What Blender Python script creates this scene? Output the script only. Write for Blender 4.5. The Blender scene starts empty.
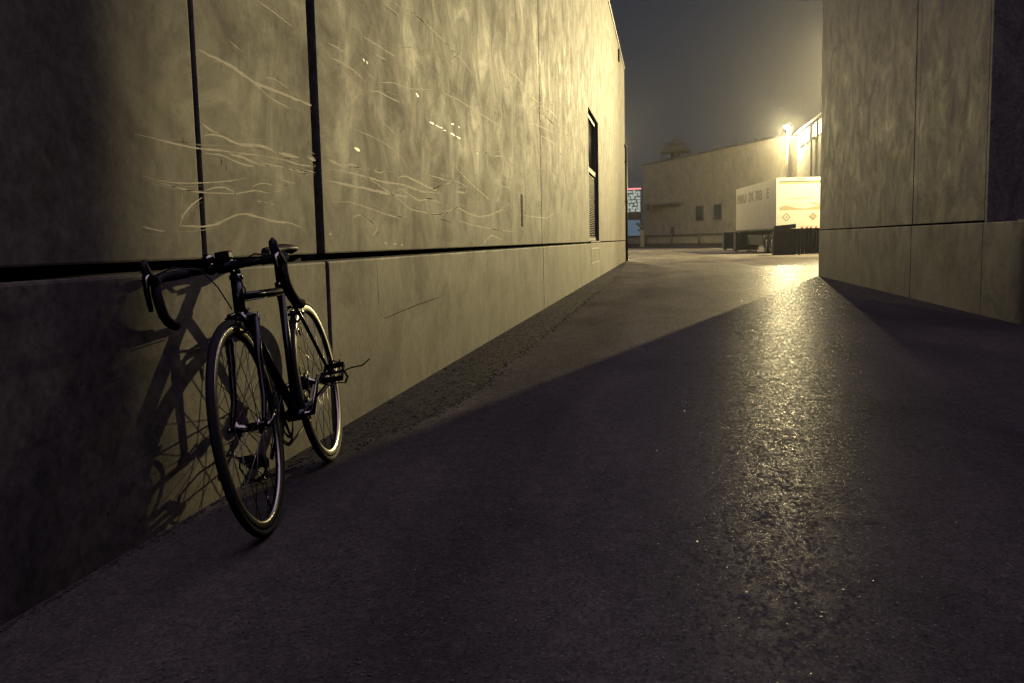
import bpy, bmesh, math, random
from mathutils import Vector, Matrix
R = math.radians
random.seed(7)
scene = bpy.context.scene
COL = scene.collection

# ------------------------------------------------------------------ camera
cam_d = bpy.data.cameras.new("camera")
cam = bpy.data.objects.new("camera", cam_d); COL.objects.link(cam)
cam_d.sensor_fit = 'HORIZONTAL'; cam_d.sensor_width = 36.0
cam_d.lens = 910 / 1024 * 36.0
cam_d.clip_start = 0.05; cam_d.clip_end = 2000
PITCH, YAW, ROLL = R(6.2481), R(9.5631), 0.022
fw0 = Vector((-math.sin(YAW), math.cos(YAW), 0)); rt0 = Vector((math.cos(YAW), math.sin(YAW), 0)); UPZ = Vector((0, 0, 1))
fwd = fw0 * math.cos(PITCH) - UPZ * math.sin(PITCH)
up0 = UPZ * math.cos(PITCH) + fw0 * math.sin(PITCH)
rt = rt0 * math.cos(ROLL) - up0 * math.sin(ROLL)
upv = up0 * math.cos(ROLL) + rt0 * math.sin(ROLL)
M3 = Matrix((rt, upv, -fwd)).transposed()
cam.matrix_world = Matrix.Translation((0, 0, 0.89)) @ M3.to_4x4()
scene.camera = cam

# ------------------------------------------------------------------ night sky with an added overhead fill
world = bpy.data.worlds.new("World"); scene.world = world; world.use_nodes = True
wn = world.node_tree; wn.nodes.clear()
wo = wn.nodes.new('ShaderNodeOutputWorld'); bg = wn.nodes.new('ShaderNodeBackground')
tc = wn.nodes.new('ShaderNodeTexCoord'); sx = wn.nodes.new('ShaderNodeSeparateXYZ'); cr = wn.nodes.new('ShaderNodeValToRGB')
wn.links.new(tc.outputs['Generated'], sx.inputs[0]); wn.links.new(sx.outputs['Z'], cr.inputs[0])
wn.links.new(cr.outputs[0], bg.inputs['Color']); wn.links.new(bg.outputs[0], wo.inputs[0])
SKY = [(0.0, (0.020, 0.025, 0.038)), (0.40, (0.016, 0.021, 0.036)), (0.60, (0.36, 0.29, 0.44)), (0.84, (0.50, 0.40, 0.62)), (1.0, (0.28, 0.22, 0.36))]  # bright purple upper stops, out of view, added to lift the shaded surfaces
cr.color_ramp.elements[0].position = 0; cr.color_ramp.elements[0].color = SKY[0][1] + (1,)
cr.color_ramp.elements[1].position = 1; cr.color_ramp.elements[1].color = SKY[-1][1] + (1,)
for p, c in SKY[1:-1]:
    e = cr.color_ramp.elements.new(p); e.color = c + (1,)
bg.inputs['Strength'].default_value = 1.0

scene.view_settings.view_transform = 'Standard'
scene.view_settings.look = 'None'
scene.view_settings.exposure = 0.0
scene.view_settings.gamma = 1.0
scene.view_settings.use_curve_mapping = False
scene.cycles.max_bounces = 6
scene.cycles.diffuse_bounces = 0
scene.cycles.glossy_bounces = 0
scene.cycles.sample_clamp_indirect = 1.2
scene.cycles.sample_clamp_direct = 0.0
scene.cycles.use_denoising = True
scene.cycles.denoising_prefilter = 'NONE'

# ------------------------------------------------------------------ lamp light values
LAMP_A = Vector((10.04, 45.58, 8.8))      # yard floodlight standing behind the right hand building
LAMP_B = Vector((9.24, 73.0, 9.0))       # the lamp that is seen over the trailer
A_ALLEY, A_YARD, B_POWER, C_POWER = 32500.0, 23000.0, 6300.0, 7500.0
C_ALLEY = 16000.0
LAMP_C = Vector((-6.3, 66.7, 8.5))      # wall light of the yard, hidden beyond the end of the long left wall
WARM = (1.0, 0.81, 0.39)

# ------------------------------------------------------------------ materials
def new_mat(name, base=(.5, .5, .5), rough=.6, metal=0.0, coat=0.0, spec=None):
    m = bpy.data.materials.new(name); m.use_nodes = True
    b = m.node_tree.nodes['Principled BSDF']
    b.inputs['Base Color'].default_value = (*base, 1); b.inputs['Roughness'].default_value = rough
    b.inputs['Metallic'].default_value = metal
    b.inputs['Coat Weight'].default_value = coat
    if spec is not None: b.inputs['Specular IOR Level'].default_value = spec
    return m
class NT:
    """small node helper: every texture reads object coordinates, in metres"""
    def __init__(s, m):
        s.m = m; s.t = m.node_tree; s.b = s.t.nodes['Principled BSDF']
        s.co = s.t.nodes.new('ShaderNodeTexCoord').outputs['Object']
    def map(s, sc=(1, 1, 1), rot=(0, 0, 0), loc=(0, 0, 0), src=None):
        n = s.t.nodes.new('ShaderNodeMapping'); n.inputs['Scale'].default_value = sc; n.inputs['Rotation'].default_value = rot
        n.inputs['Location'].default_value = loc
        s.t.links.new(src or s.co, n.inputs[0]); return n.outputs[0]
    def noise(s, scale, detail=4, rough=.55, vec=None, dist=0.0):
        n = s.t.nodes.new('ShaderNodeTexNoise'); n.inputs['Scale'].default_value = scale; n.inputs['Detail'].default_value = detail
        n.inputs['Roughness'].default_value = rough; n.inputs['Distortion'].default_value = dist
        s.t.links.new(vec or s.co, n.inputs['Vector']); return n.outputs['Fac']
    def voro(s, scale, feature='F1', vec=None, out='Distance'):
        n = s.t.nodes.new('ShaderNodeTexVoronoi'); n.feature = feature; n.inputs['Scale'].default_value = scale
        s.t.links.new(vec or s.co, n.inputs['Vector']); return n.outputs[out]
    def ramp(s, src, stops):
        n = s.t.nodes.new('ShaderNodeValToRGB'); s.t.links.new(src, n.inputs[0]); el = n.color_ramp.elements
        for i, (p, c) in enumerate(stops):
            c = (c, c, c) if isinstance(c, (int, float)) else c
            e = el[i] if i < 2 else el.new(p)
            e.position = p; e.color = (*c, 1)
        return n.outputs[0]
    def mix(s, fac, a, b, mode='MIX'):
        n = s.t.nodes.new('ShaderNodeMixRGB'); n.blend_type = mode
        for i, v in enumerate((fac, a, b)):
            if isinstance(v, (int, float)): n.inputs[i].default_value = v if i == 0 else (v, v, v, 1)
            elif isinstance(v, tuple): n.inputs[i].default_value = (*v, 1)
            else: s.t.links.new(v, n.inputs[i])
        return n.outputs[0]
    def math(s, op, a, b=0.0):
        n = s.t.nodes.new('ShaderNodeMath'); n.operation = op
        for i, v in enumerate((a, b)):
            if isinstance(v, (int, float)): n.inputs[i].default_value = v
            else: s.t.links.new(v, n.inputs[i])
        return n.outputs[0]
    def color(s, v): s.t.links.new(v, s.b.inputs['Base Color'])
    def rough(s, v): s.t.links.new(v, s.b.inputs['Roughness'])
    def bump(s, h, strength=.4, dist=.01, prev=None):
        n = s.t.nodes.new('ShaderNodeBump'); n.inputs['Strength'].default_value = strength; n.inputs['Distance'].default_value = dist
        s.t.links.new(h, n.inputs['Height'])
        if prev: s.t.links.new(prev, n.inputs['Normal'])
        s.t.links.new(n.outputs[0], s.b.inputs['Normal']); return n.outputs[0]

def concrete(name, lo, hi, seed=0, streak=1.0, rough=.75):
    m = new_mat(name, hi, rough); n = NT(m)
    off = (seed * 3.1, seed * 7.7, seed * 1.9)
    big = n.noise(1.1, 6, .62, n.map((1, 1, 1), loc=off), .8)
    st = n.noise(3.0, 5, .6, n.map((1, 2.2, .16), loc=off), .2)
    fine = n.noise(26, 8, .78)
    mid = n.noise(4.2, 8, .72, n.map((1, .5, .5), loc=off), .6)
    dk = tuple(v * .42 for v in lo)
    base = n.mix(n.ramp(big, [(.34, 0), (.66, 1)]), lo, hi)
    blot = n.noise(2.4, 9, .74, n.map((1, .42, .40), loc=(off[2], off[0], off[1])), 1.1)
    base = n.mix(n.math('MULTIPLY', n.ramp(blot, [(.40, 1), (.55, 0)]), .66 * streak), base, dk)
    base = n.mix(n.math('MULTIPLY', n.ramp(st, [(.44, 1), (.58, 0)]), .22 * streak), base, dk)
    base = n.mix(n.math('MULTIPLY', n.ramp(mid, [(.36, 1), (.50, 0)]), .40), base, dk)
    base = n.mix(n.math('MULTIPLY', n.ramp(n.noise(3.1, 9, .72, n.map((1, .55, .5), loc=(off[1], off[2], off[0])), 2.2), [(.54, 0), (.68, 1)]), .5), base, tuple(min(.8, v * 1.3) for v in hi))
    base = n.mix(.75, base, n.ramp(fine, [(.34, .30), (.66, 1.35)]), 'MULTIPLY')
    pit = n.ramp(n.voro(16, vec=n.map((1, 1, .8))), [(.06, 0), (.11, 1)])
    gate = n.ramp(n.noise(2.2, 2), [(.50, 1), (.58, 0)])
    pit = n.mix(gate, pit, 1.0, 'MIX')
    pit2 = n.mix(n.ramp(n.noise(3.7, 2, vec=n.map((1, 1, 1), loc=(4, 2, 8))), [(.55, 1), (.6, 0)]), n.ramp(n.voro(55), [(.10, 0), (.16, 1)]), 1.0)
    base = n.mix(.75, base, pit, 'MULTIPLY'); base = n.mix(.5, base, pit2, 'MULTIPLY')
    n.color(base)
    h = n.math('ADD', n.math('MULTIPLY', fine, .30), n.math('MULTIPLY', pit, .5))
    n.bump(h, .35, .005, n.bump(n.noise(1.7, 3, .5, n.map((1, 1, .6), loc=off)), .15, .015))
    n.rough(n.ramp(mid, [(.3, rough - .12), (.7, rough + .1)]))
    return m

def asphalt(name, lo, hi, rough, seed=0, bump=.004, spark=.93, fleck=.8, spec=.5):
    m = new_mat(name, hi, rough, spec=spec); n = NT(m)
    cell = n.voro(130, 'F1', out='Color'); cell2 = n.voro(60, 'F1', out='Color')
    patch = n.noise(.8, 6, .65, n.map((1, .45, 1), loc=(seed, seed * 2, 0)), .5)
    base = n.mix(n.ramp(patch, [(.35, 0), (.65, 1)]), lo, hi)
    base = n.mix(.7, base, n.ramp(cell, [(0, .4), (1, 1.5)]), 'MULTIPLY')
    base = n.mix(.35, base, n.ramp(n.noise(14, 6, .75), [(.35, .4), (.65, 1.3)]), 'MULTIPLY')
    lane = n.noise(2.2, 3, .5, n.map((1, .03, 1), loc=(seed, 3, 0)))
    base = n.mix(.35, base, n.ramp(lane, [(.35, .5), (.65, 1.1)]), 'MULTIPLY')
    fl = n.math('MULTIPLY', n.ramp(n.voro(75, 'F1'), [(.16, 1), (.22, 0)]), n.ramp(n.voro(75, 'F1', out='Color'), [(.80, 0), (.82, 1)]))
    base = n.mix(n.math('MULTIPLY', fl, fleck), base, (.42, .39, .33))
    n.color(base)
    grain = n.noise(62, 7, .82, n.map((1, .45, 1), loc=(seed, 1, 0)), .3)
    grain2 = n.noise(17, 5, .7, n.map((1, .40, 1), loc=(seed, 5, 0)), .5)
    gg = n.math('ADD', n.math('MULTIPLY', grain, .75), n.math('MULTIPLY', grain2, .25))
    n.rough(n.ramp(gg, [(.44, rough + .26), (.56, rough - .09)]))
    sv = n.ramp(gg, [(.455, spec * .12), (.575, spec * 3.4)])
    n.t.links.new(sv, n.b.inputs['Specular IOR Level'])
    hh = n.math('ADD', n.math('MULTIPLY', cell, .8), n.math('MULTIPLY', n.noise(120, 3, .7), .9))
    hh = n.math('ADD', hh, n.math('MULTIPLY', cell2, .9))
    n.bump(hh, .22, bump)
    return m

M = {}
M['wall_l'] = concrete('weathered concrete', (.175, .158, .122), (.30, .272, .21), 0)
M['wall_r'] = concrete('plain concrete', (.32, .30, .24), (.47, .437, .35), 3, 1.0)
M['core'] = new_mat('joint shadow filler', (.045, .036, .042), .95)
M['mineral'] = new_mat('pale mineral trail', (.88, .81, .57), .7, spec=.2)
M['mineral_soft'] = new_mat('worn mineral trail', (.60, .55, .40), .75, spec=.2)
M['chip'] = new_mat('bright chip', (.82, .78, .62), .5)
M['crack'] = new_mat('crack', (.03, .026, .024), .95)
M['road'] = asphalt('worn pavement', (.105, .097, .084), (.210, .192, .156), .345, spec=.026)
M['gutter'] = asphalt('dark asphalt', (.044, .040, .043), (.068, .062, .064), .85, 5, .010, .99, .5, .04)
M['ground'] = asphalt('yard asphalt', (.07, .064, .06), (.11, .1, .088), .6, 9, spec=.1)
for k in ('mineral', 'mineral_soft'):
    n = NT(M[k]); base = tuple(M[k].node_tree.nodes['Principled BSDF'].inputs['Base Color'].default_value[:3])
    n.color(n.mix(n.ramp(n.noise(30, 4, .7), [(.35, 0), (.6, 1)]), tuple(v * .85 for v in base), base))

# ------------------------------------------------------------------ mesh helpers
class MB:
    """collects shapes in world (or local) metres and links them as ONE mesh object"""
    def __init__(s, xf=None): s.bm = bmesh.new(); s.xf = xf
    def v(s, p):
        p = Vector(p)
        if s.xf: p = s.xf(p)
        return s.bm.verts.new(p)
    def face(s, pts, smooth=False):
        f = s.bm.faces.new([s.v(p) for p in pts]); f.smooth = smooth; return s
    def box(s, x0, x1, y0, y1, z0, z1, bev=0.0):
        bm2 = bmesh.new(); vs = [bm2.verts.new((x, y, z)) for x in (x0, x1) for y in (y0, y1) for z in (z0, z1)]
        for q in ((0, 1, 3, 2), (4, 6, 7, 5), (0, 4, 5, 1), (2, 3, 7, 6), (0, 2, 6, 4), (1, 5, 7, 3)): bm2.faces.new([vs[i] for i in q])
        bmesh.ops.recalc_face_normals(bm2, faces=bm2.faces)
        if bev: bmesh.ops.bevel(bm2, geom=list(bm2.edges), offset=bev, segments=2, affect='EDGES', profile=.6)
        s._merge(bm2); return s
    def _merge(s, bm2, smooth=None):
        mp = {}
        for v in bm2.verts: mp[v] = s.v(v.co)
        for f in bm2.faces:
            nf = s.bm.faces.new([mp[v] for v in f.verts]); nf.smooth = f.smooth if smooth is None else smooth
        bm2.free()
    def tube(s, pts, r, seg=12, cap=True, closed=False, flat=1.0):
        pts = [Vector(p) for p in pts]; n = len(pts)
        rs = r if isinstance(r, (list, tuple)) else [r] * n
        rings = []; ref = None
        for i, p in enumerate(pts):
            a = pts[(i - 1) % n] if (closed or i > 0) else p; b = pts[(i + 1) % n] if (closed or i < n - 1) else p
            t = (b - a).normalized()
            if ref is None:
                ref = Vector((0, 0, 1)) if abs(t.z) < .9 else Vector((0, 1, 0))
            u = (ref - t * ref.dot(t)).normalized(); w = t.cross(u); ref = u
            rings.append([s.v(p + (u * math.cos(k * 2 * math.pi / seg) + w * math.sin(k * 2 * math.pi / seg) * flat) * rs[i]) for k in range(seg)])
        m = n if closed else n - 1
        for i in range(m):
            A, B = rings[i], rings[(i + 1) % n]
            for k in range(seg):
                f = s.bm.faces.new((A[k], A[(k + 1) % seg], B[(k + 1) % seg], B[k])); f.smooth = True
        if cap and not closed:
            s.bm.faces.new(rings[0][::-1]); s.bm.faces.new(rings[-1])
        return s
    def lathe(s, prof, c, axis='y', seg=64, closed=True):
        """profile of (radius, offset along axis) swept round the axis through c"""
        c = Vector(c); rings = []
        for k in range(seg):
            a = 2 * math.pi * k / seg; ca, sa = math.cos(a), math.sin(a)
            ring = []
            for r_, o in prof:
                if axis == 'y': p = c + Vector((r_ * ca, o, r_ * sa))
                elif axis == 'z': p = c + Vector((r_ * ca, r_ * sa, o))
                else: p = c + Vector((o, r_ * ca, r_ * sa))
                ring.append(s.v(p))
            rings.append(ring)
        n = len(prof)
        for k in range(seg):
            A, B = rings[k], rings[(k + 1) % seg]
            for i in range(n if closed else n - 1):
                f = s.bm.faces.new((A[i], A[(i + 1) % n], B[(i + 1) % n], B[i])); f.smooth = True
        return s
    def build(s, name, mat, parent=None, origin=None):
        bmesh.ops.recalc_face_normals(s.bm, faces=s.bm.faces)
        if parent is not None and origin is None: origin = getattr_org(parent)
        if origin is not None: bmesh.ops.translate(s.bm, verts=s.bm.verts, vec=-Vector(origin))
        me = bpy.data.meshes.new(name); s.bm.to_mesh(me); s.bm.free(); me.materials.append(mat)
        o = bpy.data.objects.new(name, me); COL.objects.link(o)
        if parent is not None: o.parent = parent
        elif origin is not None: o.location = origin
        return o
ORG = {}
def getattr_org(o):
    while o.parent: o = o.parent
    return ORG.get(o.name)
def tag(o, label, cat, group=None):
    o['label'] = label; o['category'] = cat
    if group: o['group'] = group
    return o
def thing(name, loc, label, cat, group=None, world_coords=True):
    o = bpy.data.objects.new(name, None); COL.objects.link(o); o.location = loc; o.empty_display_size = .2
    if world_coords: ORG[o.name] = Vector(loc)
    return tag(o, label, cat, group)
def struct(o): o['kind'] = 'structure'; return o
def copy_tree(o, parent=None):
    c = o.copy(); COL.objects.link(c)
    if parent: c.parent = parent
    for ch in list(o.children): copy_tree(ch, c)
    return c
M['flash'] = new_mat('metal flashing', (.45, .43, .38), .5, .3)
M['alu'] = new_mat('aluminium', (.62, .62, .6), .35, .9)
M['glass_dark'] = new_mat('dark glass', (.02, .025, .035), .08)
M['dark_metal'] = new_mat('dark painted metal', (.035, .033, .038), .55)
M['vent'] = new_mat('sheet metal vent', (.012, .012, .014), .8)
M['block'] = concrete('pale rendered wall', (.19, .175, .145), (.27, .25, .20), 6, .5)
M['trailer'] = new_mat('trailer side sheet', (.42, .39, .31), .5)
M['trailer_w'] = new_mat('white trailer paint', (.38, .365, .32), .4)
M['tan_mark'] = new_mat('tan print', (.22, .19, .12), .6)
M['tan_dark'] = new_mat('brown print', (.09, .07, .045), .6)
M['red'] = new_mat('red lens', (.4, .05, .03), .3)
M['tyre'] = new_mat('rubber', (.022, .02, .022), .75)
M['skip'] = new_mat('dark blue steel', (.03, .032, .045), .6)
M['dark_wood'] = new_mat('dark boards', (.05, .042, .04), .8)
n = NT(M['dark_wood']); n.color(n.mix(n.ramp(n.noise(6, 4, .6, n.map((2, 1, .2))), [(.3, 0), (.7, 1)]), (.03, .025, .025), (.07, .06, .05)))
n = NT(M['trailer']); n.color(n.mix(n.ramp(n.noise(2, 5, .6), [(.3, 0), (.7, 1)]), (.46, .43, .33), (.56, .52, .40)))
def emis(name, col, st, base=(.5, .5, .5)):
    m = new_mat(name, base, .5); b = m.node_tree.nodes['Principled BSDF']
    b.inputs['Emission Color'].default_value = (*col, 1); b.inputs['Emission Strength'].default_value = st; return m
M['bulb'] = emis('lamp bulb', (1, .93, .72), 500)
M['bulb_off'] = emis('flood lens', (1, .93, .72), 30)
M['pane_lit'] = emis('lit frosted pane', (1, .92, .68), 1.1)
M['fascia'] = emis('lit stone fascia', (.75, .95, .85), .35)
M['neon'] = emis('red neon', (1, .25, .25), 1.2)
M['blue_glow'] = emis('blue lit glass', (.12, .2, .30), .45, (.05, .08, .1))
# bicycle
M['paint'] = new_mat('black gloss frame paint', (.012, .011, .014), .28, 0, .6)
M['bar_tape'] = new_mat('black bar tape', (.03, .027, .03), .7)
n = NT(M['bar_tape']); n.bump(n.noise(300, 2), .3, .001)
M['alloy'] = new_mat('polished alloy', (.66, .62, .52), .18, 1.0)
M['rim'] = new_mat('brushed rim', (.80, .76, .64), .30, 1.0)
M['spoke'] = new_mat('steel spoke', (.35, .34, .33), .3, 1.0)
M['black_part'] = new_mat('black anodised part', (.02, .019, .022), .35, .4)
M['cable'] = new_mat('cable housing', (.04, .04, .045), .35)
M['chain'] = new_mat('oily steel', (.16, .15, .14), .4, .9)
M['hood'] = new_mat('rubber hood', (.018, .017, .02), .55)
M['tyre'].node_tree.nodes['Principled BSDF'].inputs['Base Color'].default_value = (.02, .018, .022, 1)

hm = bpy.data.materials.new('night haze'); hm.use_nodes = True; hm.node_tree.nodes.clear()
ho = hm.node_tree.nodes.new('ShaderNodeOutputMaterial'); hv = hm.node_tree.nodes.new('ShaderNodeVolumePrincipled')
hv.inputs['Color'].default_value = (.93, .92, .9, 1); hv.inputs['Density'].default_value = .00062; hv.inputs['Anisotropy'].default_value = .93
hm.node_tree.links.new(hv.outputs[0], ho.inputs['Volume']); M['haze'] = hm

M['grit'] = new_mat('loose grit', (.10, .09, .08), .9)

M['frame'] = new_mat('grey window frame', (.30, .29, .26), .6)

M['glint'] = new_mat('polished aggregate', (.24, .22, .19), .3, spec=.5)
M['stone_chip'] = new_mat('dull aggregate', (.10, .095, .085), .7)

M['faded_print'] = new_mat('faded brown print', (.24, .205, .13), .6)

# ================================================================== THE SETTING
WL, WR = -1.585, 3.36
g = MB(); g.face([(-300, -60, -.012), (300, -60, -.012), (300, 500, -.012), (-300, 500, -.012)])
struct(g.build('ground', M['ground']))
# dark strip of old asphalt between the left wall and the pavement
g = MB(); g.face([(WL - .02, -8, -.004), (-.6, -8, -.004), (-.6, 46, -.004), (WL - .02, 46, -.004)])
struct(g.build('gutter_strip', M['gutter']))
# pavement with a ragged left edge that meets the wall at the far end
rd = random.Random(3); edge = []; y = -8.0; drift = 0
def edge_x(y):
    if y < 4.9: return max(WL - .01, -1.12 - .47 * ((4.9 - y) / 1.9) ** 1.3)
    if y < 20: return -1.12
    return -1.12 - .42 * min(1, (y - 20) / 18) ** 1.4
while y < 44:
    drift = drift * .86 + rd.uniform(-.013, .013)
    edge.append((edge_x(y) + drift + rd.uniform(-.009, .009), y)); y += .03 if y < 14 else .15
top = [(x, yy, 0) for x, yy in edge]
g = MB()
for (xa, ya, za), (xb, yb, zb) in zip(top[:-1], top[1:]):
    g.face([(xa, ya, 0), (3.6, ya, 0), (3.6, yb, 0), (xb, yb, 0)])
    g.face([(xa, ya, 0), (xb, yb, 0), (xb - .012, yb, -.0045), (xa - .012, ya, -.0045)])
ye = top[-1][1]
g.face([(top[-1][0], ye, 0), (3.6, ye, 0), (40, ye, 0), (40, 92, 0), (-14, 92, 0), (-14, ye, 0)])
g.face([(3.6, 21, 0), (40, 21, 0), (40, ye, 0), (3.6, ye, 0)])
struct(g.build('road', M['road']))

# ---- left hand building: precast concrete panels over a dark core
L_END = 38.5
wb = thing('warehouse', (-1.6, 18, 0), 'long stained concrete panel building on the left with the bicycle leaning on it', 'building')
MB().box(-16, -1.80, -8, L_END - .15, 0, 7.55).build('wall_core', M['core'], wb)
MB().box(-1.81, -1.635, -7.9, 38.3, .79, .88).build('joint_filler', M['core'], wb)
for y in (-1.585, 2.978, 4.077, 11.967): MB().box(-1.81, -1.630, y - .06, y + .06, .9, 7.7).build('joint_filler', M['core'], wb)
def panel(y0, y1, z0, z1, x=WL, bev=.008, name='wall_panel', m=None):
    return MB().box(-1.80, x, y0, y1, z0, z1, bev).build(name, m or M['wall_l'], wb)
ZT, ZU, ZL = 7.8, .853, .818
panel(-8, -1.6, ZU, ZT); panel(-1.57, 2.965, ZU, ZT); panel(2.99, 4.03, ZU, ZT); panel(4.125, 11.95, ZU, ZT)
panel(11.985, 19.8, ZU, ZT); panel(19.8 + .012, 22.75, 3.72, ZT); panel(22.762, 30.0, ZU, ZT); panel(30.02, L_END, ZU, ZT)
XL = WL + .012
for a, b in ((-8, 4.10), (4.135, 11.97), (11.99, 19.79), (19.80, 22.75), (22.76, L_END)):
    panel(a, b, -.02, ZL, XL, .01, 'base_course')
MB().box(-1.86, WL + .03, -8, L_END + .03, ZT + .002, ZT + .07, .01).build('roof_flashing', M['flash'], wb)
MB().box(-16.2, -1.87, -8, L_END - .1, 7.56, 7.7).build('roof', M['core'], wb)
MB().box(-16.1, -1.81, L_END - .149, L_END - .01, 0, 7.55).build('end_wall', M['wall_l'], wb)
# tall narrow window
fr = MB()
fr.box(-1.78, -1.66, 19.83, 19.90, .87, 3.71).box(-1.78, -1.66, 22.66, 22.74, .87, 3.71)
fr.box(-1.78, -1.66, 19.90, 22.66, 3.63, 3.71).box(-1.78, -1.66, 19.90, 22.66, .87, .95).box(-1.76, -1.655, 19.90, 22.66, 2.42, 2.52)
win = fr.build('window', M['frame'], wb)
MB().box(-1.74, -1.72, 19.90, 22.66, .95, 2.42).box(-1.74, -1.72, 19.90, 22.66, 2.52, 3.63).build('pane', M['glass_dark'], win)
sl = MB()
for k in range(34): sl.box(-1.70, -1.68, 19.91, 22.65, .97 + k * .042, .985 + k * .042)
sl.build('louvre', M['dark_metal'], win)
MB().box(-1.70, WL + .03, 19.8, 22.76, .835, .866).build('sill', M['wall_l'], win)
# small vent cover on the base course
vt = MB(); vt.box(XL - .01, XL + .006, 20.0, 22.5, .36, .40).box(XL - .01, XL + .006, 20.0, 22.5, .68, .72).box(XL - .01, XL + .006, 20.0, 20.06, .40, .68).box(XL - .01, XL + .006, 22.44, 22.5, .40, .68)
vt.build('vent_cover', M['flash'], wb)
# conduit slot + downpipe at the far corner
MB().box(WL - .05, WL + .004, 10.22, 10.34, 1.06, 1.42).build('wall_slot', M['crack'], wb)
pp = MB(); pp.tube([(WL + .07, L_END - .5, 0), (WL + .07, L_END - .5, 4.6)], .05).tube([(WL + .07, L_END - .5, 4.6), (WL - .02, L_END - .5, 4.75)], .05)
for z in (.8, 2.4, 4.0): pp.box(WL, WL + .13, L_END - .57, L_END - .43, z, z + .05)
pp.build('downpipe', M['dark_metal'], wb)
MB().box(WL, WL + .05, 33.3, 33.7, 7.2, 7.6, .01).build('scupper', M['crack'], wb)

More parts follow.
